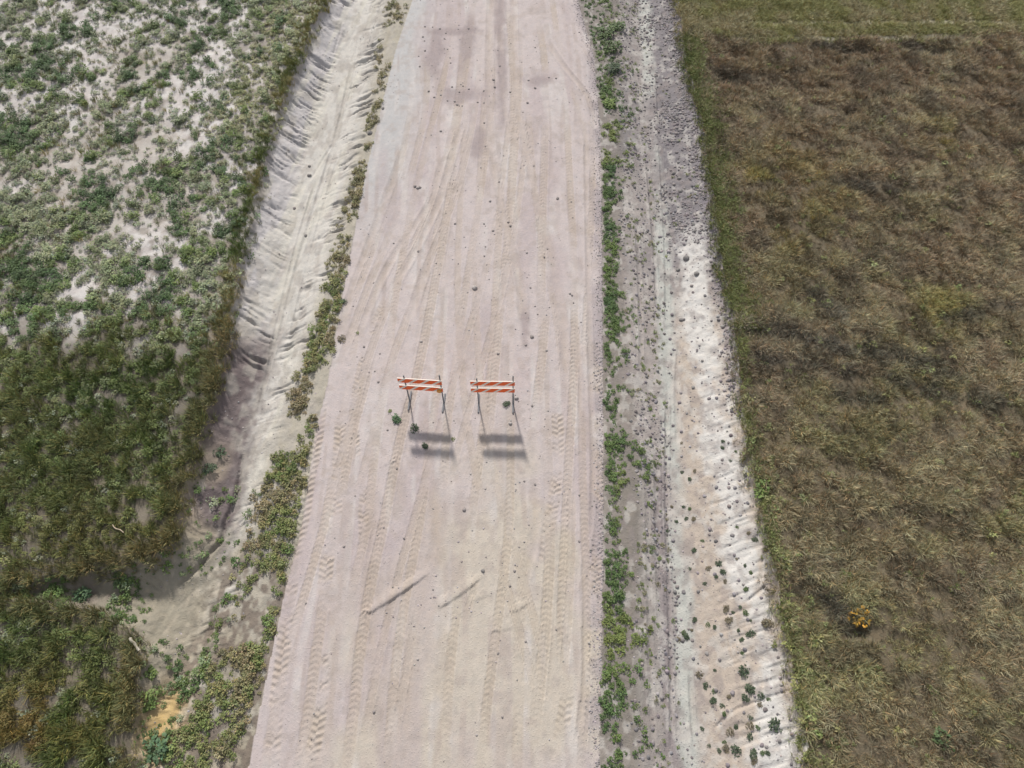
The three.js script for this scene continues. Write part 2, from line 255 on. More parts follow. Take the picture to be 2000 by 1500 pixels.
function soil(x, z, out) { // call height(x, z) first: uses info
  const q = fbm(x * 0.55 + 70, z * 0.4, 3), f = fbm(x * 7, z * 5, 2), tu = mark(dT, x, z), Zn = info.zone;
  let c;
  if (Zn === 0) {
    c = C(211, 198, 195);
    const u = (x - info.xl) / (info.xr - info.xl);
    cmix(c, C(212, 201, 184), 0.75 * sm(-9.6, -7.2, z) * sm(0.42, 0.6, q + 0.10 * sm(-7.5, -5, z)) * sm(0.05, 0.3, u));
    cmix(c, C(203, 202, 201), 0.8 * sm(-15, -19, z) * sm(0.28, 0.05, u));
    cmix(c, C(196, 180, 180), 0.55 * sm(0.55, 0.72, fbm(x * 0.9, z * 0.22 + 31, 3)));
    const wv = 0.5 * fbm(x * 0.6, z * 0.35 + 8, 2), st = sm(0.35, 0.65, fbm(x * 1.5 + 3, z * 1.2, 3));
    cmix(c, C(222, 214, 210), 0.6 * st * sm(0.55, 0.8, noise(x * 5.1 - z * 0.1 + wv * 3, z * 0.3 + 4)));
    cmix(c, C(188, 172, 165), 0.5 * st * sm(0.58, 0.8, noise(x * 6.3 - z * 0.17 + 9 + wv * 3, z * 0.33)));
    cmix(c, C(186, 172, 164), 0.4 * sm(0.55, 0.75, fbm(x * 4, z * 3.4 + 60, 3)));
    cmix(c, C(192, 174, 152), 0.65 * tu);
    for (const o of SCUFF) cmix(c, C(172, 157, 156), 0.75 * sm(1.1, 0.3, Math.hypot((x - o[0]) / o[2], (z - o[1]) / o[3]) + 0.9 * (fbm(x * 3, z * 2, 3) - 0.5)));
    cmix(c, C(180, 168, 170), 0.7 * sm(0.93, 0.99, u) * sm(0.3, 0.6, noise(x * 2, z * 2)));
  } else if (Zn === 1) {
    const d = info.dl, dv = info.vl - x;
    c = C(220, 214, 206);
    cmix(c, C(180, 170, 162), 0.5 * sm(0.5, 0.68, fbm(x * 4.5, z * 2.2 + 40, 4)));
    cmix(c, C(206, 200, 202), 0.7 * sm(1.25, 0.7, d) * sm(-11.5, -14, z));
    cmix(c, C(226, 220, 206), 0.5 * sm(0.55, 0.75, noise(x * 5 + z * 0.8, z * 0.5)));
    cmix(c, C(180, 170, 150), 0.7 * sm(0.5, -0.2, dv));
    cmix(c, C(112, 97, 98), 0.92 * sm(1.55, 0.75, d + 0.9 * (q - 0.5) + 0.4 * (f - 0.5)) * sm(-13.4, -11.4, z) * sm(-5.0, -6.2, z)); // damp clay bank, with its shade also mixed into the colour
    cmix(c, C(190, 182, 172), 0.6 * sm(0.55, 0.7, fbm(x * 3, z * 1.6 + 20, 3)));
    cmix(c, C(138, 124, 108), 0.8 * sm(1.6, 0.8, sdPoly(PA, x, z) + 0.5 * (f - 0.5)) * sm(-8.4, -9.2, x) * sm(-8, -7.2, z)); // brown earth in the gully
    cmix(c, C(116, 110, 88), 0.7 * sm(-9.4, -11, x) * sm(0.3, 0.55, f));
    cmix(c, C(205, 188, 162), 0.7 * sm(-9.5, -7.5, z) * sm(0.4, 0.6, q));
    cmix(c, C(150, 144, 128), 0.75 * sm(-6.9, -5.8, z) * sm(0.3, 0.6, f * 0.5 + q * 0.5));
    cmix(c, C(126, 110, 100), 0.7 * sm(-6.4, -5, z) * sm(1.4, 0.3, dv) * sm(0.35, 0.6, f));
    for (const o of GOLD) cmix(c, C(214, 182, 122), 0.8 * Math.exp(-((x - o[0]) ** 2 * 2.2 + (z - o[1]) ** 2) / (o[2] * o[2])));
    cmix(c, C(140, 128, 112), 0.5 * sm(0.3, 0.0, d));
  } else if (Zn === 2) {
    c = C(218, 209, 204);
    cmix(c, C(234, 229, 224), sm(0.42, 0.66, f) * 0.7);
    cmix(c, C(138, 126, 112), 0.6 * vegLeft(x, z));
    cmix(c, C(104, 94, 76), 0.85 * sm(-15.5, -10, z + 9 * (fbm(x * 0.45 + 20, z * 0.45, 3) - 0.5)));
    cmix(c, C(165, 152, 132), 0.4 * sm(0.45, 0.65, q));
  } else if (Zn === 3) {
    const t = clamp((x - info.dr) / (info.r0 - info.dr)), far = sm(-12, -16.5, z);
    c = C(188, 178, 172);
    cmix(c, C(152, 146, 138), 0.8 * sm(info.dr - 0.1, info.vr - 0.2, x) * sm(0.3, 0.6, q * 0.6 + f * 0.4));
    cmix(c, C(206, 190, 174), 0.85 * sm(0.0, 0.3, t) * (1 - far));
    cmix(c, C(134, 128, 132), 0.85 * far * sm(-0.3, 0.3, t + 0.6 * (q - 0.5)));
    cmix(c, C(168, 158, 166), 0.8 * sm(0.75, 0.95, t) * sm(-9.5, -12, z));
    const sx = Math.abs(x - SILT(z)); cmix(c, C(206, 207, 199), 0.8 * sm(0.36, 0.12, sx + 0.3 * (fbm(x * 2.5, z * 1.5, 3) - 0.5)) * sm(0.3, 0.55, fbm(x * 1.2, z * 0.4 + 90, 3)));
    const wx = Math.abs(x - WHITE(z)); cmix(c, C(232, 227, 221), 0.95 * sm(0.66, 0.12, wx + 0.6 * (f - 0.5) + 0.9 * (fbm(x * 1.4, z * 0.9 + 3, 3) - 0.5)) * sm(-17.5, -15.5, z));
    cmix(c, C(142, 130, 134), 0.6 * sm(0.22, 0.0, Math.abs(x - (info.vr + info.dr) / 2 - 0.25) - 0.1 * f) * sm(0.4, 0.6, q));
    cmix(c, C(126, 116, 104), 0.5 * sm(0.2, -0.1, x - info.vr));
    cmix(c, C(160, 148, 144), 0.5 * sm(0.52, 0.68, fbm(x * 4.5 + 8, z * 3.2, 3)));
    cmix(c, C(222, 216, 208), 0.45 * sm(0.56, 0.7, fbm(x * 5 + 80, z * 3.6, 3)));
  } else {
    c = C(124, 110, 88);
    const far = topField(x, z);
    cmix(c, C(126, 116, 96), 0.5 * sm(0.4, 0.65, f));
    cmix(c, C(150, 142, 106), far);
    const tr = g(0, 74, 0.25)[1], tr2 = g(0, 45, 0.25)[1];
    const along = sm(9.5, 13, x + 4 * (fbm(x * 0.9, z * 2, 2) - 0.5)) * sm(0.3, 0.5, fbm(x * 1.3, z + 7, 2));
    cmix(c, C(214, 204, 180), along * Math.max(sm(0.22, 0.08, Math.abs(z - tr + 0.1 * (f - 0.5))), 0.8 * sm(0.2, 0.05, Math.abs(z - tr2 - 0.1 * (f - 0.5)))));
  }
  const k = 0.94 + 0.12 * f;
  out[0] = c[0] * k; out[1] = c[1] * k; out[2] = c[2] * k;
}
function topField(x, z) { return sm(0.25, -0.15, z - g(0, 72, 0.25)[1] - 0.7 * (fbm(x * 0.8, 4, 2) - 0.5)); }

// ---------------------------------------------------------------- ground built from one grid, cut into road, ditches and fields
function axis(a, b, st, out0, out1) { const v = []; for (let t = a; t < b; t += st(t)) v.push(t); v.push(b); let s = st(a), t = a; const lo = []; while (t > out0) { s *= 1.35; t -= s; lo.unshift(Math.max(t, out0)); } s = st(b); t = b; while (t < out1) { s *= 1.35; t += s; v.push(Math.min(t, out1)); } return lo.concat(v); }
const xs = axis(-24, 24, t => t > -9.9 && t < 7.9 ? 0.029 : t > -11 && t < 9 ? 0.055 : 0.1, -380, 380);
const zs = axis(-31.5, 1.6, t => 0.024 + 0.0011 * Math.max(0, -t), -380, 380);
{
  const nx = xs.length, nz = zs.length, hh = new Float32Array(nx * nz), zone = new Uint8Array(nx * nz), col = new Float32Array(nx * nz * 3), c = [0, 0, 0];
  for (let j = 0; j < nz; j++) for (let i = 0; i < nx; i++) {
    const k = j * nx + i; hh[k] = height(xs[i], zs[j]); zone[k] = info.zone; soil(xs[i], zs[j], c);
    col[3 * k] = c[0]; col[3 * k + 1] = c[1]; col[3 * k + 2] = c[2];
  }
  // fine soil grain: colour and relief, repeating every 2.6 m
  const S = 1024, px = new Uint8Array(S * S * 4), bp = new Uint8Array(S * S * 4);
  const per = (x, y, n, o) => { const xi = Math.floor(x), yi = Math.floor(y); let u = x - xi, v = y - yi; u = u * u * (3 - 2 * u); v = v * v * (3 - 2 * v); const A = (a, b) => NT[(((a % n + n) % n) * 7 + o & 255) + ((((b % n + n) % n) * 3 + o * 5 & 255) << 8)]; return mix(mix(A(xi, yi), A(xi + 1, yi), u), mix(A(xi, yi + 1), A(xi + 1, yi + 1), u), v); };
  for (let j = 0; j < S; j++) for (let i = 0; i < S; i++) {
    const a = per(i / 4, j / 4, 256, 3), b = per(i / 12, j / 12, 85, 11), d = per(i / 32, j / 32, 32, 23), w = NT[(i * 31 + j * 17 * 64) & 65535];
    const v = 0.4 * a + 0.3 * b + 0.2 * d + 0.1 * w, pebble = sm(0.80, 0.9, b) * 0.5, o = 4 * (j * S + i), t = clamp(0.86 + 0.26 * (v - 0.5) - 0.10 * pebble);
    px[o] = 255 * clamp(t + 0.02 * (d - 0.5)); px[o + 1] = 255 * t; px[o + 2] = 255 * clamp(t - 0.02 * (d - 0.5)); px[o + 3] = 255;
    bp[o] = bp[o + 1] = bp[o + 2] = 255 * clamp(0.2 + 0.55 * v + 0.5 * pebble); bp[o + 3] = 255;
  }
  const mk = a => { const t = new THREE.DataTexture(a, S, S, THREE.RGBAFormat); t.wrapS = t.wrapT = THREE.RepeatWrapping; t.magFilter = THREE.LinearFilter; t.minFilter = THREE.LinearMipmapLinearFilter; t.generateMipmaps = true; t.needsUpdate = true; return t; };
  const map = mk(px), bump = mk(bp);
  for (let k = 0; k < col.length; k++) col[k] = Math.min(0.95, col[k] / 0.86);
  const mat = b => new THREE.MeshStandardMaterial({ vertexColors: true, map, bumpMap: bump, bumpScale: b, roughness: 0.97, metalness: 0 });
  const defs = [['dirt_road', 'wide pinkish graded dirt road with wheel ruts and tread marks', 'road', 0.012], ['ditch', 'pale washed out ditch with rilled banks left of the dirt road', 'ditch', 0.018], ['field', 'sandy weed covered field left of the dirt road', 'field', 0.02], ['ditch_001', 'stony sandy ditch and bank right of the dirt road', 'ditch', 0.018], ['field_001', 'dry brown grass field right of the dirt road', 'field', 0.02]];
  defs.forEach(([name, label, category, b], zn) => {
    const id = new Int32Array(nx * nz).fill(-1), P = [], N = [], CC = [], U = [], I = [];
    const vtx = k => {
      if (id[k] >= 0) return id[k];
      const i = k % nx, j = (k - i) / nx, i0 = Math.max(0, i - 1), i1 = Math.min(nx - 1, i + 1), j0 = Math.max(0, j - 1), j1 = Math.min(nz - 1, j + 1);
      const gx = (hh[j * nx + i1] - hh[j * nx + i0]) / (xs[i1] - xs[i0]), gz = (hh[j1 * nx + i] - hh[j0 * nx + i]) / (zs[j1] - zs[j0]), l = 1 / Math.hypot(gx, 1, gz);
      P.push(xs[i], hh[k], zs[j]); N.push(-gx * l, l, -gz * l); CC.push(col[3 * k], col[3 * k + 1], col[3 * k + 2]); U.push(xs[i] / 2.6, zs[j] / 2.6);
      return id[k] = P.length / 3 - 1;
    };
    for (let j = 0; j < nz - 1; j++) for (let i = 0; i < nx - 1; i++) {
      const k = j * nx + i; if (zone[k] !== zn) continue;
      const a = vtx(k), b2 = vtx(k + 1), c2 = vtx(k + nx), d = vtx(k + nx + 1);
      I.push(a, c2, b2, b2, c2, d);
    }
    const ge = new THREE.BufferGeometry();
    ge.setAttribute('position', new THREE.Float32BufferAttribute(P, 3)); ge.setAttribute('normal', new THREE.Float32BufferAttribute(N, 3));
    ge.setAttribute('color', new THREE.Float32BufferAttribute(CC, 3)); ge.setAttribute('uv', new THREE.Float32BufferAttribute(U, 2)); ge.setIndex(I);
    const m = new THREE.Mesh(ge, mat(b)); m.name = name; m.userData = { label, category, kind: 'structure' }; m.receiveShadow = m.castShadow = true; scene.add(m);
  });
}

// ---------------------------------------------------------------- plants: leaf clumps and grass tufts
const plantMat = new THREE.MeshStandardMaterial({ vertexColors: true, roughness: 0.8, side: THREE.DoubleSide });
function geo(P, Cc) { const ge = new THREE.BufferGeometry(); ge.setAttribute('position', new THREE.Float32BufferAttribute(P, 3)); ge.setAttribute('color', new THREE.Float32BufferAttribute(Cc, 3)); ge.computeVertexNormals(); return ge; }
function leafClump(n, r, hgt, len, wid, tone = [1, 1, 1]) { // many small folded leaves through a low uneven crown
  const P = [], Cc = [], lob = Array.from({ length: 5 }, () => [R(-0.55, 0.55) * r, R(-0.55, 0.55) * r, R(0.35, 1)]);
  for (let i = 0; i < n; i++) {
    const L = lob[i % 5], a = R(0, 6.283), q = Math.sqrt(rnd()) * r * 0.6, x = L[0] + Math.cos(a) * q, z = L[1] + Math.sin(a) * q, y = (0.15 + 0.85 * Math.pow(rnd(), 0.7)) * hgt * L[2] * (1 - 0.5 * q / r);
    const yaw = Math.atan2(z, x) + R(-1.1, 1.1), pit = R(-0.5, 0.7), l = len * R(0.6, 1.3), w = wid * R(0.7, 1.2), cx = Math.cos(yaw), sx = Math.sin(yaw), cp = Math.cos(pit), sp = Math.sin(pit);
    const at = (u, v, d) => [x + cx * cp * u - sx * v, y + sp * u - d, z + sx * cp * u + cx * v];
    const A = at(0, 0, 0), B = at(l * 0.45, w, -0.15 * w), D = at(l * 0.45, -w, -0.15 * w), E = at(l, 0, 0.25 * l), M = at(l * 0.5, 0, 0.1 * w);
    const k = R(0.7, 1.3), cc = [k * tone[0] * R(0.9, 1.1), k * tone[1], k * tone[2] * R(0.85, 1.15)];
    for (const t of [[A, B, M], [B, E, M], [E, D, M], [D, A, M]]) for (const v of t) { P.push(...v); Cc.push(...cc); }
  }
  return geo(P, Cc);
}
function grassTuft(n, r, hgt, w, lean, dry = 0.3) { // arching blades from one foot
  const P = [], Cc = [];
  for (let i = 0; i < n; i++) {
    const a = R(0, 6.283), q = Math.sqrt(rnd()) * r, x = Math.cos(a) * q, z = Math.sin(a) * q, h = hgt * R(0.55, 1.15), la = a + R(-0.8, 0.8), le = lean * h * R(0.4, 1.3), dx = Math.cos(la), dz = Math.sin(la), bw = w * R(0.7, 1.2);
    const tw = R(0, 6.283), wx = Math.cos(tw) * bw, wz = Math.sin(tw) * bw, k = R(0.7, 1.25), cc = rnd() < dry ? [k * 1.35, k * 1.12, k * 0.9] : [k * 0.92, k, k * 0.95];
    const at = (t, s) => [x + dx * le * t * t + wx * s, h * (t - 0.18 * t * t * lean), z + dz * le * t * t + wz * s];
    const a0 = at(0, 0.7), b0 = at(0, -0.7), a1 = at(0.5, 0.9), b1 = at(0.5, -0.9), tp = at(1, 0);
    for (const t of [[a0, b0, a1], [b0, b1, a1], [a1, b1, tp]]) for (const v of t) { P.push(...v); Cc.push(...cc); }
  }
  return geo(P, Cc);
}
const inView = (x, z, m = 260) => { const p = proj(x, 0.2, z); return p[0] > -m && p[0] < 2000 + m && p[1] > -m * 0.8 && p[1] < 1500 + m; };
// scatter copies of some variants as one plant cover nobody could count
const Mx = new THREE.Matrix4(), Qt = new THREE.Quaternion(), Eu = new THREE.Euler(), Sc = new THREE.Vector3(), Po = new THREE.Vector3(), Cl = new THREE.Color();
function cover(name, label, category, geos, list, partName, mat = plantMat) {
  const G = new THREE.Group();
  geos.forEach((ge, v) => {
    const mine = list.filter((_, i) => i % geos.length === v), im = new THREE.InstancedMesh(ge, mat, Math.max(1, mine.length));
    mine.forEach((o, i) => { Eu.set(o.tx ?? 0, o.a, o.tz ?? 0); Qt.setFromEuler(Eu); im.setMatrixAt(i, Mx.compose(Po.set(o.x, o.y, o.z), Qt, Sc.set(o.s, o.s * (o.sy ?? 1), o.s))); im.setColorAt(i, Cl.setRGB(...o.c)); });
    im.name = v ? partName + '_' + String(v).padStart(3, '0') : partName; im.castShadow = im.receiveShadow = true; G.add(im);
  });
  return tag(G, name, label, category, null, 'stuff');
}
const vary = (c, v = 0.2) => { const k = R(1 - v, 1 + v); return [c[0] * k * R(0.93, 1.07), c[1] * k, c[2] * k * R(0.93, 1.07)]; };
const lerpC = (a, b, t) => [mix(a[0], b[0], t), mix(a[1], b[1], t), mix(a[2], b[2], t)];
const GREEN = [0.115, 0.160, 0.042], DEEP = [0.048, 0.090, 0.030], GREY = [0.235, 0.25, 0.165], OLIVE = [0.265, 0.25, 0.105], TAN = [0.50, 0.425, 0.28], BROWN = [0.30, 0.222, 0.152], RUST = [0.30, 0.17, 0.06];
const leafGeos = [leafClump(46, 0.14, 0.16, 0.075, 0.024), leafClump(54, 0.17, 0.2, 0.085, 0.026), leafClump(40, 0.12, 0.12, 0.07, 0.022)];
const weedGeos = [leafClump(60, 0.15, 0.27, 0.07, 0.02), leafClump(70, 0.17, 0.32, 0.075, 0.022), leafClump(50, 0.12, 0.24, 0.065, 0.02)];
const tuftGeos = [grassTuft(30, 0.09, 0.30, 0.007, 0.5), grassTuft(34, 0.10, 0.36, 0.007, 0.55), grassTuft(26, 0.08, 0.26, 0.008, 0.45), grassTuft(30, 0.10, 0.33, 0.006, 0.6)];
const flatGeos = [grassTuft(26, 0.11, 0.21, 0.0075, 0.95), grassTuft(30, 0.12, 0.25, 0.007, 1.05), grassTuft(24, 0.10, 0.18, 0.0075, 0.9), grassTuft(30, 0.12, 0.23, 0.0065, 0.8)];
const shortGeos = [grassTuft(26, 0.1, 0.13, 0.006, 0.9, 0.25), grassTuft(30, 0.12, 0.16, 0.006, 1.0, 0.3)];
{ // left field
  const weeds = [], grass = [], pale = [];
  const z0 = -31, z1 = 1.2;
  const corner = g(60, 1440, 0.3), midG = g(150, 1050, 0.3);
  for (let n = 0; n < 80000; n++) {
    const z = R(z0, z1), x = R(-22, -5.5); if (!inView(x, z)) continue;
    const y = height(x, z); if (info.zone !== 2 && !(info.zone === 1 && info.dl < 0.3 * rnd() * rnd() + 0.02)) continue;
    const d = -info.dl, v = vegLeft(x, z), q = fbm(x * 0.5 + 20, z * 0.5, 3), lush = fbm(x * 1.1 + 77, z * 1.1 + 13, 2);
    const rim = sm(0.6, 0.15, d), low = sm(-15.5, -9.5, z + 9 * (fbm(x * 0.45 + 20, z * 0.45, 3) - 0.5)), gap = fbm(x * 3.1 + 5, z * 2.8 + 50, 2);
    const gold = 0.8 * Math.exp(-((x - corner[0]) ** 2 + (z - corner[1]) ** 2) / 1.6) * sm(0.3, 0.6, lush + 0.1) + 0.22 * Math.exp(-((x - midG[0]) ** 2 / 9 + (z - midG[1]) ** 2 / 0.8));
    const scrub = sm(-17, -22, z) * sm(3.2, 1.4, d); // fine pale scrub near the far rim
    const r = rnd();
    if (low > 0.3 && gap < 0.38 && rnd() < 0.55) continue;
    if (r < 0.6 - 0.36 * rim - 0.22 * low) {
      if (rnd() > v * (0.36 + 0.2 * low) * (1 - 0.6 * scrub)) { if (rnd() < 0.16 + 0.3 * scrub) pale.push({ x, y, z, a: R(0, 6.28), s: R(0.3, 0.75), c: vary(lerpC(GREY, OLIVE, scrub * 0.6), 0.25) }); continue; }
      const c = lush > 0.48 ? lerpC(GREEN, DEEP, sm(0.46, 0.6, lush) * 0.9) : lerpC(GREEN, GREY, sm(0.48, 0.34, lush) * 0.65);
      weeds.push({ x, y: y - 0.01, z, a: R(0, 6.28), s: R(0.4, 1.15) * (1 - 0.2 * low), sy: R(0.6, 1.15) * (1 - 0.4 * rim), c: vary(lerpC(lerpC(c, [0.125, 0.15, 0.046], 0.7 * low), RUST, clamp(gold * 0.8)), 0.4), tx: R(-0.2, 0.2), tz: R(-0.2, 0.2) });
    } else {
      if (rnd() > Math.max(rim, 0.08 + 0.8 * low * v)) continue;
      let c = lerpC(OLIVE, GREEN, sm(0.4, 0.6, q)); c = lerpC(c, lerpC(GREEN, DEEP, rnd()), 0.5 * low * (1 - rim)); c = lerpC(c, BROWN, 0.5 * rim * sm(-16, -11, z) + 0.2 * sm(0.5, 0.65, lush)); c = lerpC(c, RUST, clamp(gold));
      grass.push({ x, y: y - 0.01, z, a: R(0, 6.28), s: R(0.55, 1.05) * (0.8 + 0.2 * low) * (0.75 + 0.7 * (gap - 0.3)), c: vary(lerpC(c, GREEN, 0.35 * low), 0.36), tx: R(-0.25, 0.25), tz: R(-0.25, 0.25) });
    }
  }
  cover('weed_cover', 'low dark green leafy weeds scattered over the sandy left field', 'weeds', weedGeos, weeds, 'foliage');
  cover('sparse_weeds', 'tiny greyish green weeds on the bare sandy patches of the left field', 'weeds', leafGeos.slice(0, 2), pale, 'foliage');
  cover('field_grass', 'olive and rust coloured grass growing among weeds and along the left field rim', 'grass', tuftGeos, grass, 'blades');
}
const BANDS = [[[1440, 640], [1560, 655], [1680, 690], [1790, 705], [1870, 735]], [[1500, 700], [1600, 712], [1650, 730]], [[1640, 765], [1700, 790]], [[1740, 740], [1850, 770], [1960, 800]], [[1400, 135], [1440, 155], [1470, 150]], [[1590, 88], [1680, 94]], [[1770, 90], [1835, 100]], [[1580, 560], [1600, 590], [1640, 610]], [[1570, 1150], [1640, 1185]], [[1660, 1235], [1720, 1225]], [[1480, 690], [1500, 705]], [[1640, 360], [1760, 375]], [[1850, 620], [1960, 600]]].map(l => l.map(p => g(p[0], p[1], 0.3)));
function band(x, z) { // darker grass colour along faint furrows
  let d = 9; for (const l of BANDS) for (let i = 0; i + 1 < l.length; i++) { const a = l[i], b = l[i + 1], ex = b[0] - a[0], ez = b[1] - a[1], t = clamp(((x - a[0]) * ex + (z - a[1]) * ez) / (ex * ex + ez * ez)); d = Math.min(d, Math.hypot(x - a[0] - ex * t, (z - a[1] - ez * t) * 1.2)); }
  return sm(0.5, 0.1, d + 0.4 * (noise(x * 3, z * 3) - 0.5));
}
const YEL = spot([[1560, 330, 1.3], [1580, 430, 1.0], [1480, 350, 0.9], [1640, 385, 0.8], [1840, 270, 0.9], [1850, 600, 0.9], [1560, 470, 0.7]], 0.3);
{ // right field
  const dry = [], lush = [], mown = [];
  for (let n = 0; n < 120000; n++) {
    const z = R(-31, 1.2), x = R(5.4, 22.5); if (!inView(x, z)) continue;
    const y = height(x, z); if (info.zone !== 4 && !(info.zone === 3 && info.r0 - x < 0.32 * rnd() * rnd() + 0.02)) continue;
    const e = x - info.r0, far = topField(x, z), q = fbm(x * 0.45 + 5, z * 0.6 + 40, 3), p = fbm(x * 1.3 + 15, z * 1.6 + 2, 3), strip = 0.7 * sm(1.0, 0.3, e + 0.5 * (fbm(x * 1.5, z * 1.1 + 7, 2) - 0.5)) * sm(-11, -14, z) + 0.5 * sm(0.3, 0.1, e);
    if (far > rnd() || (strip > rnd() && rnd() < 0.8)) {
      if (far > 0.5 && rnd() < 0.25) continue;
      const tr = Math.min(Math.abs(z - g(0, 74, 0.25)[1]), Math.abs(z - g(0, 45, 0.25)[1])); if (x > 8.5 && tr < 0.16 && rnd() < 0.85) continue;
      mown.push({ x, y: y - 0.01, z, a: R(0, 6.28), s: R(0.7, 1.25), c: vary(far > 0.5 ? lerpC([0.32, 0.29, 0.125], [0.40, 0.33, 0.20], sm(0.42, 0.6, p)) : lerpC([0.16, 0.19, 0.06], OLIVE, rnd()), 0.2), tx: R(-0.2, 0.2), tz: R(-0.2, 0.2) });
      continue;
    }
    if (p < 0.27 && rnd() < 0.5) continue;
    const yel = YEL.reduce((m, o) => Math.max(m, Math.exp(-((x - o[0]) ** 2 + (z - o[1]) ** 2) / (o[2] * o[2]))), 0) * sm(0.3, 0.55, p + 0.05) * 1.3;
    const tus = fbm(x * 4.6 + 7, z * 4.2, 2) * 0.65 + 0.35 * p; if (tus < 0.41 && rnd() < 0.5) continue;
    const pat = fbm(x * 1.9 + 61, z * 2.2 + 17, 3), bd = band(x, z);
    let c = lerpC(BROWN, TAN, sm(0.44, 0.68, p) * 0.45 + 0.22 * rnd()); c = lerpC(c, OLIVE, 0.40 * sm(0.46, 0.66, q) * sm(-20, -13, z) + 0.2 * sm(-12, -7, z)); c = lerpC(c, [0.40, 0.34, 0.10], yel * 0.5);
    c = lerpC(c, [0.285, 0.192, 0.128], 0.45 * sm(-13, -18, z) * sm(0.45, 0.6, fbm(x * 0.5 + 3, z * 0.5 + 71, 2)));
    c = lerpC(c, [0.14, 0.105, 0.078], 0.65 * sm(0.52, 0.34, pat)); c = lerpC(c, [0.105, 0.09, 0.075], 0.75 * bd);
    const o = { x, y: y - 0.02, z, a: R(0, 6.28), s: R(0.45, 0.9) * (0.65 + 0.6 * sm(0.36, 0.64, tus)), c: vary(c, 0.36), tx: 0.5 * (noise(x * 0.9, z * 0.9 + 5) - 0.5) + R(-0.35, 0.35), tz: -0.25 + 0.7 * (noise(x * 0.8 + 9, z * 0.8) - 0.5) + R(-0.35, 0.35) };
    if (rnd() < 0.018 + 0.22 * sm(1.0, 0.2, e) * sm(-12, -8, z)) { o.c = vary(lerpC(GREEN, OLIVE, R(0.3, 0.9)), 0.25); o.s *= 0.9; lush.push(o); } else dry.push(o);
  }
  cover('dry_grass', 'dry brown and olive grass filling the field right of the road', 'grass', flatGeos, dry, 'blades');
  cover('green_undergrowth', 'dull green weeds among the dry grass of the right field', 'weeds', leafGeos, lush, 'foliage');
  cover('short_grass', 'short olive green grass along the right field edge and at the upper right', 'grass', shortGeos, mown, 'blades');
}
{ // green verges along the road and weeds in the ditches
  const right = [], left = [], bed = [], gully = [];
  for (let n = 0; n < 36000; n++) {
    const z = R(-31, 1), side = rnd();
    if (side < 0.35) {
      const a = xRR(z) + 0.03, b = xVR(z), x = R(a, b + 0.75), y = height(x, z), w = b - a, t = (x - a) / w, dens = fbm(x * 1.2, z * 1.1 + 60, 3);
      let p = t < 1 ? Math.max(0.5 * sm(0.7, 0.3, t), 0.8 * sm(0.38, 0.52, dens + 0.04)) * sm(0.30, 0.46, fbm(x * 2.4 + 4, z * 1.6 + 12, 3) + 0.05) * sm(0, 0.12, t) : 0.55 * sm(0.75, 0.1, x - b) * sm(0.36, 0.6, fbm(z * 0.7, 9, 2)) * sm(0.3, 0.6, dens);
      if (z < -24) p *= 0.5;
      if (rnd() > p * (t < 0.65 ? 0.75 : 0.26)) continue;
      const f2 = noise(x * 2, z * 1.4);
      right.push({ x, y: y - 0.01, z, a: R(0, 6.28), s: R(0.2, 0.62), sy: R(0.7, 1.5), c: vary(lerpC(lerpC(DEEP, GREEN, f2), [0.17, 0.19, 0.05], 0.6 * sm(0.5, 0.8, noise(x + 9, z * 0.8))), 0.22), tx: R(-0.2, 0.2), tz: R(-0.2, 0.2) });
    } else if (side < 0.72) {
      const a = xVL(z), b = xRL(z), x = R(a - 0.35, b - 0.02), y = height(x, z), t = (x - a) / (b - a), low = sm(-15, -9, z), dens = fbm(x * 1.3 + 8, z * 1.0 + 20, 3);
      const p = sm(-0.4, 0.35, t) * sm(1, 0.8, t) * sm(0.42, 0.56, dens + 0.06 * low) * mix(0.13, 0.42, low);
      if (rnd() > p) continue;
      left.push({ x, y: y - 0.01, z, a: R(0, 6.28), s: R(0.25, 0.8), sy: R(0.9, 1.7), c: vary(lerpC(lerpC(GREEN, [0.22, 0.19, 0.085], rnd()), [0.22, 0.165, 0.10], Math.max(0.45 * sm(-13.5, -16, z), 0.7 * sm(0.55, 0.7, fbm(x * 1.5, z * 1.2 + 99, 2)))), 0.22), tx: R(-0.2, 0.2), tz: R(-0.2, 0.2) });
    } else if (side < 0.84) {
      const x = R(xVR(z), xR0(z)), y = height(x, z); const t = (x - info.dr) / (info.r0 - info.dr), dens = fbm(x * 1.5 + 4, z * 1.2 + 6, 3);
      const p = (t < 0 ? 0.62 * sm(0.42, 0.6, dens) : 0.14 * sm(0.5, 0.65, dens) * sm(-14, -17, z));
      if (rnd() > p) continue;
      bed.push({ x, y: y - 0.005, z, a: R(0, 6.28), s: R(0.12, 0.42), c: vary(lerpC(GREEN, [0.17, 0.15, 0.09], rnd()), 0.25) });
    } else {
      const zz = R(-7.9, 0.6), x = R(-12.5, xVL(zz)), y = height(x, zz); if (info.zone !== 1 || !inView(x, zz)) continue;
      const dens = fbm(x * 1.4 + 14, zz * 1.4, 3), west = sm(-8.8, -10.4, x), p = zz > -7.6 ? (0.16 + 0.84 * west) * sm(0.28, 0.46, dens) + 0.3 * sm(-4.6, -3.2, zz) * sm(0.45, 0.6, dens) : 0.12 * sm(0.5, 0.6, dens);
      if (rnd() > p) continue;
      gully.push({ x, y: y - 0.01, z: zz, a: R(0, 6.28), s: 0.18 + 0.75 * rnd() * rnd(), sy: R(0.9, 1.6), c: vary(lerpC(GREEN, rnd() < 0.4 ? GREY : DEEP, rnd() * 0.8), 0.22) });
    }
  }
  cover('verge_weeds', 'dense strip of low green weeds along the right edge of the road', 'weeds', leafGeos, right, 'foliage');
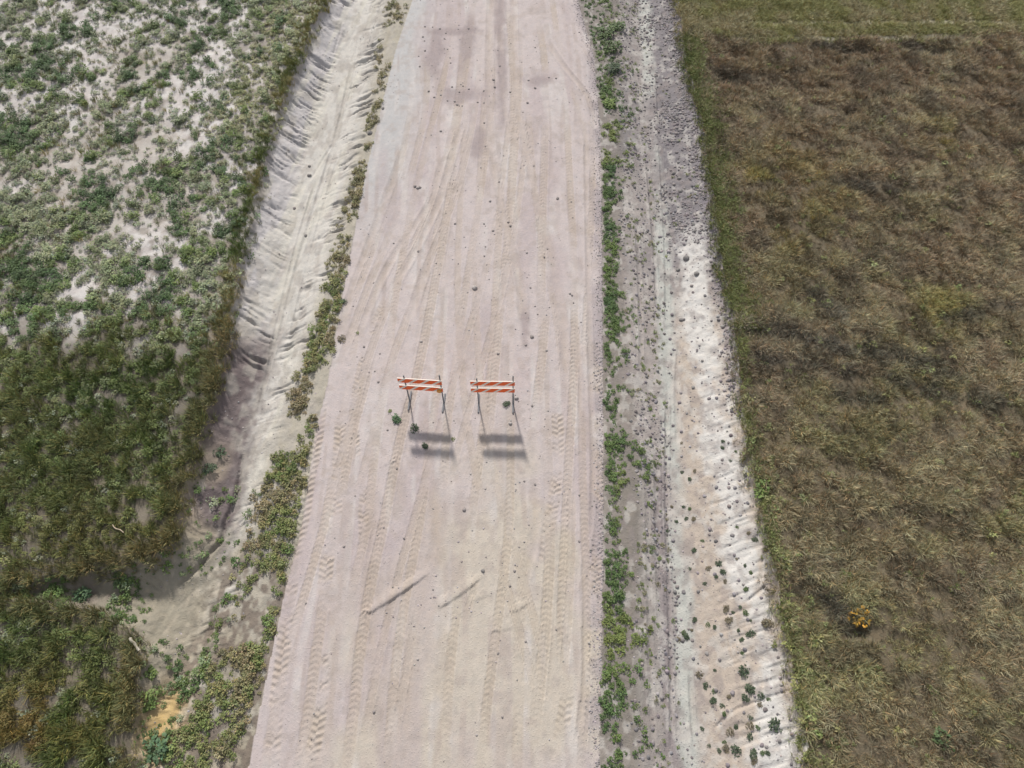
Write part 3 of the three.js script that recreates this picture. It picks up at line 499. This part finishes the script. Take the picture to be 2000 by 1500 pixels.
  cover('roadside_weeds', 'patchy green and brownish weeds along the left edge of the road', 'weeds', leafGeos, left, 'foliage');
  cover('ditch_weeds', 'tiny sparse weeds on the stony floor of the right ditch', 'weeds', leafGeos.slice(1), bed, 'foliage');
  cover('gully_weeds', 'weeds in the washed out gully at the lower left', 'weeds', leafGeos.slice(0, 2), gully, 'foliage');
}
// ---------------------------------------------------------------- stones and clods
const stoneMat = new THREE.MeshStandardMaterial({ vertexColors: true, roughness: 0.95 });
function stone(sd) {
  const ge = new THREE.IcosahedronGeometry(1, 1), p = ge.attributes.position, cc = [], v = new THREE.Vector3();
  for (let i = 0; i < p.count; i++) { v.fromBufferAttribute(p, i); const k = 0.7 + 0.55 * fbm(v.x * 1.7 + sd * 9 + 20, v.y * 1.7 + v.z * 1.3 + sd * 4 + 20, 2); p.setXYZ(i, v.x * k * 1.15, v.y * k * 0.75, v.z * k); }
  for (let i = 0; i < p.count; i++) { const w = 0.85 + 0.3 * NT[(i - i % 3) * 7 + sd * 31]; cc.push(w, w, w); }
  ge.setAttribute('color', new THREE.Float32BufferAttribute(cc, 3)); ge.computeVertexNormals(); return ge;
}
const stones = [stone(1), stone(2), stone(3)];
{
  const rub = [], grit = [];
  for (let n = 0; n < 75000; n++) {
    const z = R(-31, 1);
    if (rnd() < 0.6) { // broken clods on the right bank, thickest far away under the field edge
      const a = xVR(z) - 0.1, b = xR0(z), x = R(a, b), y = height(x, z); if (info.zone !== 3) continue;
      const t = (x - info.dr) / (info.r0 - info.dr), far = sm(-14.5, -18, z), dens = fbm(x * 1.2 + 1, z * 1.2, 2);
      const p = far * sm(-0.1, 0.5, t) * (0.10 + 0.8 * sm(0.4, 0.6, dens)) + (1 - far) * sm(0.72, 0.95, t) * sm(-9.2, -10.5, z) * 0.85 + 0.04 + 0.6 * sm(0.6, 0.95, t) * far + (t < 0.05 ? 0.22 * sm(0.42, 0.6, fbm(x * 2.5, z * 1.1 + 30, 2)) : 0);
      if (rnd() > p) continue;
      rub.push({ x, y, z, a: R(0, 6.28), s: 0.01 + 0.045 * Math.pow(rnd(), 3.2), sy: R(0.7, 1.1), c: vary(lerpC([0.17, 0.15, 0.155], [0.30, 0.27, 0.26], rnd() * rnd()), 0.25), tx: R(-0.5, 0.5), tz: R(-0.5, 0.5) });
    } else {
      const x = rnd() < 0.3 ? xRR(z) - Math.abs(R(0, 0.35)) * rnd() : R(-10.5, 6.5), y = height(x, z); if (info.zone === 2 || info.zone === 4) continue;
      const p = info.zone === 0 ? (x > info.xr - 0.35 ? 0.6 : 0.08 + 0.5 * sm(0.5, 0.7, fbm(x * 1.3, z * 0.7 + 12, 3))) : info.zone === 1 ? (info.dl < 0.7 ? 0.6 : 0.25) : 0.5;
      if (rnd() > p) continue;
      grit.push({ x, y, z, a: R(0, 6.28), s: 0.005 + 0.022 * Math.pow(rnd(), 3.5), sy: R(0.6, 1), c: vary([0.27, 0.24, 0.235], 0.3), tx: R(-0.5, 0.5), tz: R(-0.5, 0.5) });
    }
  }
  cover('rubble', 'small dark earth clods strewn over the right ditch bank below the field', 'rubble', stones, rub, 'clods', stoneMat);
  cover('gravel', 'fine gravel and crumbs of earth strewn on the road and ditches', 'gravel', stones, grit, 'crumbs', stoneMat);
}
const clodMats = [[0.24, 0.21, 0.20], [0.31, 0.28, 0.265], [0.19, 0.175, 0.165]].map(c => new THREE.MeshStandardMaterial({ color: new THREE.Color().setRGB(...c), vertexColors: true, roughness: 0.95 }));
function ground(px, py, y = 0) { let w; for (let i = 0; i < 5; i++) { w = g(px, py, y); y = height(w[0], w[1]); } return [w[0], y, w[1]]; }
let clodProto;
const ONES = ['', 'first', 'second', 'third', 'fourth', 'fifth', 'sixth', 'seventh', 'eighth', 'ninth', 'tenth', 'eleventh', 'twelfth', 'thirteenth', 'fourteenth', 'fifteenth', 'sixteenth', 'seventeenth', 'eighteenth', 'nineteenth', 'twentieth'];
const nth = n => n < 21 ? ONES[n] : n === 30 ? 'thirtieth' : 'twenty-' + ONES[n - 20];
const ordered = l => l.sort((a, b) => a[1] - b[1] || a[0] - b[0]);
function clods(list, r0, r1, label, group, name = 'dirt_clod', cat = 'clod', mi = 0) {
  ordered(list);
  list.forEach(([px, py, r], i) => {
    const p = ground(px, py), s = r ?? R(r0, r1);
    const m = clodProto ? clodProto.clone() : (clodProto = new THREE.Mesh(stones[0], clodMats[0]));
    m.geometry = stones[i % 3]; m.material = clodMats[(mi + (i % 3 === 2 ? 1 : 0)) % 3];
    m.position.set(p[0], p[1] + s * 0.12, p[2]); m.rotation.set(R(-0.3, 0.3), R(0, 6.28), R(-0.3, 0.3)); m.scale.set(s, s, s);
    m.castShadow = m.receiveShadow = true;
    tag(m, name, group ? nth(i + 1) + ' from the top of ' + label : label, cat, group);
  });
}
clods([[826, 72], [829, 80], [830, 99], [818, 110], [820, 130], [874, 96], [879, 113], [880, 123], [871, 65], [859, 56], [837, 178], [861, 186], [874, 197], [883, 170], [900, 165], [904, 168], [916, 174], [897, 180], [888, 198], [897, 207], [903, 207], [830, 52], [845, 53], [915, 56], [868, 76], [893, 205], [848, 190]], 0.026, 0.044, 'the small grey clods in the far cluster', 'clods in the far cluster on the road');
clods([[945, 177], [933, 200], [945, 201], [964, 156], [966, 170], [946, 240], [861, 256], [975, 355], [957, 393], [1089, 388], [1045, 93], [996, 180], [1032, 157], [1030, 201], [1045, 172], [1086, 153], [1072, 151], [976, 129]], 0.03, 0.05, 'the loose grey clods around the far cluster', 'loose clods on the far road');
clods([[810, 364], [816, 367], [820, 366]], 0.045, 0.055, 'three grey clods touching each other on the far road', 'three clods lying together');
clods([[889, 437], [945, 437], [963, 451], [993, 434], [948, 482], [1029, 494], [1063, 502], [1036, 562], [1027, 611], [1045, 598], [1050, 614], [1117, 577], [1027, 674], [852, 514], [817, 491], [769, 475], [730, 553], [823, 667], [711, 677], [732, 725], [739, 746], [742, 691], [973, 691], [1068, 685], [1039, 793], [1113, 573], [1120, 592], [997, 441], [946, 500]], 0.025, 0.04, 'the small earth clods just beyond the barricades', 'loose clods beyond the barricades');
clods([[789, 1051], [672, 1067], [1014, 1069], [1024, 1058], [1006, 1103], [1005, 1115], [996, 1145], [991, 1174], [973, 1276], [730, 1390], [981, 1400], [931, 1436], [816, 1288], [1131, 1057], [1027, 1253], [1024, 940], [1045, 946], [919, 926], [757, 840], [775, 915], [948, 955]], 0.022, 0.036, 'the small earth clods in front of the barricades', 'loose clods in front of the barricades');
clods([[927, 562, 0.085]], 0, 0, 'largest grey stone lying alone on the road centre beyond the barricades', null, 'grey_stone', 'stone', 1);
clods([[1009, 777, 0.06]], 0, 0, 'grey stone just right of the right barricade', null, 'grey_stone', 'stone', 1);
clods([[997, 827, 0.05]], 0, 0, 'small grey stone between the posts of the right barricade', null, 'grey_stone', 'stone', 1);
clods([[1039, 658, 0.06]], 0, 0, 'brown clod at the end of the sandy rut right of the road centre', null, 'dirt_clod', 'clod');
clods([[943, 1115, 0.05]], 0, 0, 'dark clod at the upper end of the second slanting ridge in the foreground road', null, 'dirt_clod', 'clod', 2);
clods([[907, 996, 0.05]], 0, 0, 'brown clod alone on the road centre in front of the barricades', null, 'dirt_clod', 'clod');
clods([[1340, 505, 0.1]], 0, 0, 'largest dark clod on the pinkish sand of the right ditch', null, 'dirt_clod', 'clod', 2);
clods([[1361, 535, 0.08]], 0, 0, 'dark clod on the right bank just below the largest dark clod', null, 'dirt_clod', 'clod', 2);
clods([[1351, 558], [1324, 527], [1327, 349], [1316, 360], [1321, 261], [1324, 276], [1246, 147], [1234, 301], [1284, 44], [1269, 41], [1351, 316], [1290, 96], [1300, 81], [1264, 64], [1265, 663], [1330, 625], [1329, 373], [1316, 338], [1307, 190], [1322, 232]], 0.05, 0.075, 'the dark clods in the stony far right ditch', 'dark clods in the far right ditch', 'dirt_clod', 'clod', 2);
clods([[604, 325], [604, 343], [575, 407], [597, 460]], 0.05, 0.07, 'four dark clods on the pale left ditch floor', 'clods on the left ditch floor', 'dirt_clod', 'clod', 2);
clods([[752, 150], [748, 212], [729, 227]], 0.05, 0.065, 'three dark clods on the far left shoulder', 'clods on the far left shoulder', 'dirt_clod', 'clod', 2);
clods([[723, 260, 0.09]], 0, 0, 'largest dark clod on the left shoulder of the far road above a rill', null, 'dirt_clod', 'clod', 2);

// ---------------------------------------------------------------- single weeds
const soloMats = { green: [0.075, 0.11, 0.04], dark: [0.055, 0.078, 0.042], brown: [0.15, 0.125, 0.08], pale: [0.20, 0.22, 0.10], orange: [0.42, 0.23, 0.03], bright: [0.13, 0.18, 0.05], blue: [0.075, 0.13, 0.06] };
for (const k in soloMats) soloMats[k] = new THREE.MeshStandardMaterial({ color: new THREE.Color().setRGB(...soloMats[k]), vertexColors: true, roughness: 0.8, side: THREE.DoubleSide });
const soloGeos = [leafClump(130, 0.85, 1.1, 0.36, 0.11), leafClump(120, 0.9, 0.95, 0.36, 0.11), leafClump(140, 0.8, 1.3, 0.34, 0.1)];
const stemGeo = new THREE.CylinderGeometry(0.02, 0.04, 0.6, 6).translate(0, 0.3, 0);
const stemMat = new THREE.MeshStandardMaterial({ color: new THREE.Color().setRGB(0.16, 0.14, 0.07), roughness: 0.9 });
const protos = {};
function weed(px, py, r, kind, label, group, name = 'weed_tuft', cat = 'weed') {
  const v = Math.floor(rnd() * 3), key = kind + v;
  let o = protos[key];
  if (!o) {
    o = new THREE.Group();
    const f = new THREE.Mesh(soloGeos[v], soloMats[kind]); f.name = 'foliage'; o.add(f);
    const s = new THREE.Mesh(stemGeo, stemMat); s.name = 'stem'; o.add(s);
    shadow(o); protos[key] = o;
  }
  o = o.clone();
  const p = ground(px, py); o.position.set(p[0], p[1] - 0.01, p[2]); o.rotation.y = R(0, 6.28); o.scale.set(r * R(0.9, 1.1), r * R(0.8, 1.1), r * R(0.9, 1.1));
  return tag(o, name, label, cat, group);
}
weed(774, 820, 0.17, 'blue', 'bright green leafy weed left of the left barricade');
weed(762, 803, 0.07, 'pale', 'tiny pale weed just above the bright green weed left of the left barricade');
weed(808, 837, 0.14, 'dark', 'dark green weed growing in front of the left barricade by its rail shadow');
weed(830, 872, 0.11, 'dark', 'dark straggly weed inside the shadow of the left barricade');
weed(886, 858, 0.07, 'pale', 'tiny yellow green weed right of the left barricade shadow');
weed(988, 789, 0.12, 'dark', 'dark round green weed between the posts of the right barricade');
weed(669, 662, 0.14, 'brown', 'brownish green weed on the left road edge beyond the barricades');
weed(697, 650, 0.07, 'pale', 'tiny weed just right of the brownish weed on the left road edge');
weed(670, 588, 0.12, 'dark', 'dark weed at the left road edge where the ruts begin to bend');
weed(1455, 1311, 0.15, 'dark', 'larger upper one of two big dark weeds on the white bank at the lower right');
weed(1465, 1347, 0.14, 'dark', 'lower one of two big dark weeds on the white bank at the lower right');
weed(1515, 1419, 0.16, 'dark', 'big dark green weed on the white bank nearest the lower right field');
weed(1436, 1467, 0.12, 'dark', 'dark green weed at the bottom of the sandy right bank beside the white sand');
weed(1470, 1474, 0.12, 'dark', 'tall dark weed on the bottom right bank between sand and white chalk');
weed(1497, 1217, 0.16, 'brown', 'long brown weed on the white right bank near the field');
weed(1405, 1099, 0.11, 'dark', 'dark weed at the top of the lower bank weed patch');
weed(1467, 1239, 0.12, 'dark', 'dark weed on white sand below the slanting crack');
weed(1675, 1207, 0.27, 'orange', 'orange yellow flowering shrub standing in the dry right field', null, 'flowering_shrub', 'shrub');
weed(1840, 1442, 0.26, 'green', 'green bush in the dry grass at the lower right', null, 'green_bush', 'bush');
weed(292, 1370, 0.26, 'bright', 'green bush at the top of the ochre sand patch at the lower left', null, 'green_bush', 'bush');
weed(305, 1458, 0.3, 'blue', 'green bush at the bottom of the ochre sand patch at the lower left', null, 'green_bush', 'bush');
weed(160, 1165, 0.25, 'blue', 'bright green bush in the shaded gully at the lower left', null, 'green_bush', 'bush');
weed(245, 1135, 0.26, 'green', 'green bush in the gully right of the bright green bush', null, 'green_bush', 'bush');
weed(430, 882, 0.2, 'dark', 'upper dark weed clump on the damp shade-tinted clay bank of the left ditch');
weed(406, 915, 0.19, 'dark', 'lower dark weed clump on the damp shade-tinted clay bank of the left ditch');
weed(1178, 66, 0.42, 'green', 'topmost leafy shrub at the far right road edge', null, 'leafy_shrub', 'shrub');
weed(1192, 92, 0.42, 'green', 'second leafy shrub from the top at the far right road edge', null, 'leafy_shrub', 'shrub');
weed(1207, 56, 0.3, 'green', 'small leafy shrub right of the topmost shrub at the far road edge', null, 'leafy_shrub', 'shrub');
weed(1200, 138, 0.36, 'dark', 'dark leafy shrub at the road edge below the two far shrubs', null, 'leafy_shrub', 'shrub');
weed(1190, 205, 0.3, 'bright', 'bright green shrub at the right road edge below the dark shrub', null, 'leafy_shrub', 'shrub');
weed(1490, 955, 0.26, 'bright', 'bright green tuft hanging over the right field edge above its dark hollow', null, 'green_bush', 'bush');
const bank1 = [[1377, 1141], [1417, 1135], [1419, 1189], [1446, 1186], [1456, 1196], [1466, 1212], [1422, 1211], [1382, 1220], [1396, 1225], [1357, 1211], [1351, 1231], [1336, 1236], [1340, 1244], [1324, 1250], [1442, 1232], [1449, 1250], [1450, 1276], [1457, 1151], [1384, 1112], [1412, 1117], [1455, 1105], [1466, 1119], [1399, 1127], [1432, 1196]];
const bank2 = [[1379, 1339], [1396, 1351], [1396, 1309], [1424, 1361], [1410, 1380], [1414, 1395], [1485, 1359], [1501, 1366], [1485, 1375], [1425, 1429], [1437, 1420], [1464, 1417], [1480, 1422], [1467, 1440], [1384, 1456], [1419, 1461], [1474, 1486], [1489, 1470], [1500, 1471], [1404, 1467], [1371, 1424], [1393, 1369], [1368, 1318], [1455, 1362], [1466, 1400], [1415, 1450]];
const bank3 = [[1332, 865], [1412, 862], [1411, 875], [1437, 882], [1427, 899], [1332, 922], [1356, 920], [1347, 936], [1312, 990], [1335, 990], [1341, 1013], [1321, 1019], [1355, 1014], [1347, 994], [1462, 1041], [1475, 1055], [1347, 1110], [1356, 1075], [1440, 1030], [1372, 1057], [1462, 927], [1439, 1091], [1303, 1038]];
const kinds = ['dark', 'brown', 'dark', 'green'];
ordered(bank1).forEach((p, i) => weed(p[0], p[1], R(0.05, 0.1), kinds[i % 4], nth(i + 1) + ' from the top of the weed tufts on the middle right bank', 'tufts in the middle of the right bank'));
ordered(bank2).forEach((p, i) => weed(p[0], p[1], R(0.05, 0.105), kinds[i % 4], nth(i + 1) + ' from the top of the weed tufts on the bottom right bank', 'tufts at the bottom of the right bank'));
ordered(bank3).forEach((p, i) => weed(p[0], p[1], R(0.045, 0.08), kinds[i % 4], nth(i + 1) + ' from the top of the small weed tufts below the bare white bank', 'tufts on the upper part of the near right bank'));

// ---------------------------------------------------------------- sticks
function stick(a, b, r, col, label, y0 = 0.05) {
  const A = ground(...a), B = ground(...b), v = [];
  for (let i = 0; i <= 5; i++) { const t = i / 5; v.push(new THREE.Vector3(mix(A[0], B[0], t) + R(-0.02, 0.02), mix(A[1], B[1], t) + y0 + R(-0.01, 0.02), mix(A[2], B[2], t) + R(-0.02, 0.02))); }
  const m = new THREE.Mesh(new THREE.TubeGeometry(new THREE.CatmullRomCurve3(v), 14, r, 7), new THREE.MeshStandardMaterial({ color: new THREE.Color().setRGB(...col), roughness: 0.85 }));
  tag(shadow(m), 'dead_branch', label, 'branch');
}
stick([258, 1248], [277, 1273], 0.034, [0.48, 0.43, 0.35], 'thick bleached branch lying at the corner of the lower left field', 0.12);
stick([230, 1034], [252, 1048], 0.013, [0.42, 0.33, 0.24], 'thin bleached twig lying on the grass of the left field', 0.3);

// ---------------------------------------------------------------- barricades
const steel = new THREE.MeshStandardMaterial({ color: new THREE.Color().setRGB(0.17, 0.17, 0.18), roughness: 0.85, metalness: 0.1 });
const white = new THREE.MeshStandardMaterial({ color: new THREE.Color().setRGB(0.72, 0.66, 0.58), roughness: 0.7 });
const orange = new THREE.MeshStandardMaterial({ color: new THREE.Color().setRGB(0.82, 0.12, 0.015), roughness: 0.6 });
const amber = new THREE.MeshStandardMaterial({ color: new THREE.Color().setRGB(0.6, 0.25, 0.02), roughness: 0.3 });
function clipX(poly, lim, sgn) { const out = []; poly.forEach((p, i) => { const q = poly[(i + 1) % poly.length], a = sgn * (lim - p[0]) >= 0, b = sgn * (lim - q[0]) >= 0; if (a) out.push(p); if (a !== b) { const t = (lim - p[0]) / (q[0] - p[0]); out.push([lim, mix(p[1], q[1], t)]); } }); return out; }
function stripes(len, hgt) {
  const gs = [], per = 0.32, w = 0.22;
  for (let x = -len; x < len; x += per) {
    let p = [[x, -hgt / 2], [x + w, -hgt / 2], [x + w + hgt, hgt / 2], [x + hgt, hgt / 2]];
    p = clipX(p, len / 2, 1); if (p.length > 2) p = clipX(p, -len / 2, -1); if (p.length < 3) continue;
    const s = new THREE.Shape(p.map(q => new THREE.Vector2(q[0], q[1])));
    for (const z of [0.0135, -0.0175]) gs.push(new THREE.ExtrudeGeometry(s, { depth: 0.004, bevelEnabled: false }).translate(0, 0, z));
  }
  return mergeGeometries(gs);
}
const stripeGeo = stripes(1.19, 0.196), railGeo = new RoundedBoxGeometry(1.2, 0.21, 0.03, 2, 0.008), postGeo = new RoundedBoxGeometry(0.032, 1, 0.032, 2, 0.005);
function barricade(label, lamp) {
  const b = new THREE.Group(), add = (ge, m, n, x, y, z, p = b) => { const o = new THREE.Mesh(ge, m); o.name = n; o.position.set(x, y, z); p.add(o); return o; };
  for (const [x, h] of [[-0.42, 1.36], [0.55, 1.5]]) {
    const p = add(postGeo, steel, 'post', x, h / 2 + 0.05, 0); p.scale.y = h;
    const f = add(new RoundedBoxGeometry(0.045, 0.04, 0.6, 2, 0.008), steel, 'foot', x, 0.025, 0);
  }
  for (const y of [1.23, 0.86]) {
    const r = add(railGeo, white, 'rail', 0, y, 0.04);
    add(stripeGeo, orange, 'stripes', 0, 0, 0, r);
    for (const x of [-0.42, 0.55]) { const q = add(new THREE.CylinderGeometry(0.014, 0.014, 0.012, 8), steel, 'bolt', x, 0, 0.022, r); q.rotation.x = Math.PI / 2; }
  }
  if (lamp) { const l = add(new THREE.CylinderGeometry(0.065, 0.065, 0.05, 20), amber, 'reflector', 0.5, 0.84, 0.085); l.rotation.x = Math.PI / 2; }
  shadow(b); return tag(b, 'road_barricade', label, 'barricade');
}
{
  const a = barricade('left orange and white striped barricade beside the bright green weed', true), b = barricade('right orange and white striped barricade near the round dark weed', false);
  for (const [o, px, py, turn] of [[a, 820, 742, -0.075], [b, 962, 745.5, -0.01]]) { const w = g(px, py, 1.23 + 0.06); o.position.set(w[0], height(w[0], w[1]) - 0.005, w[1]); o.rotation.y = turn; }
}
renderer.render(scene, camera);
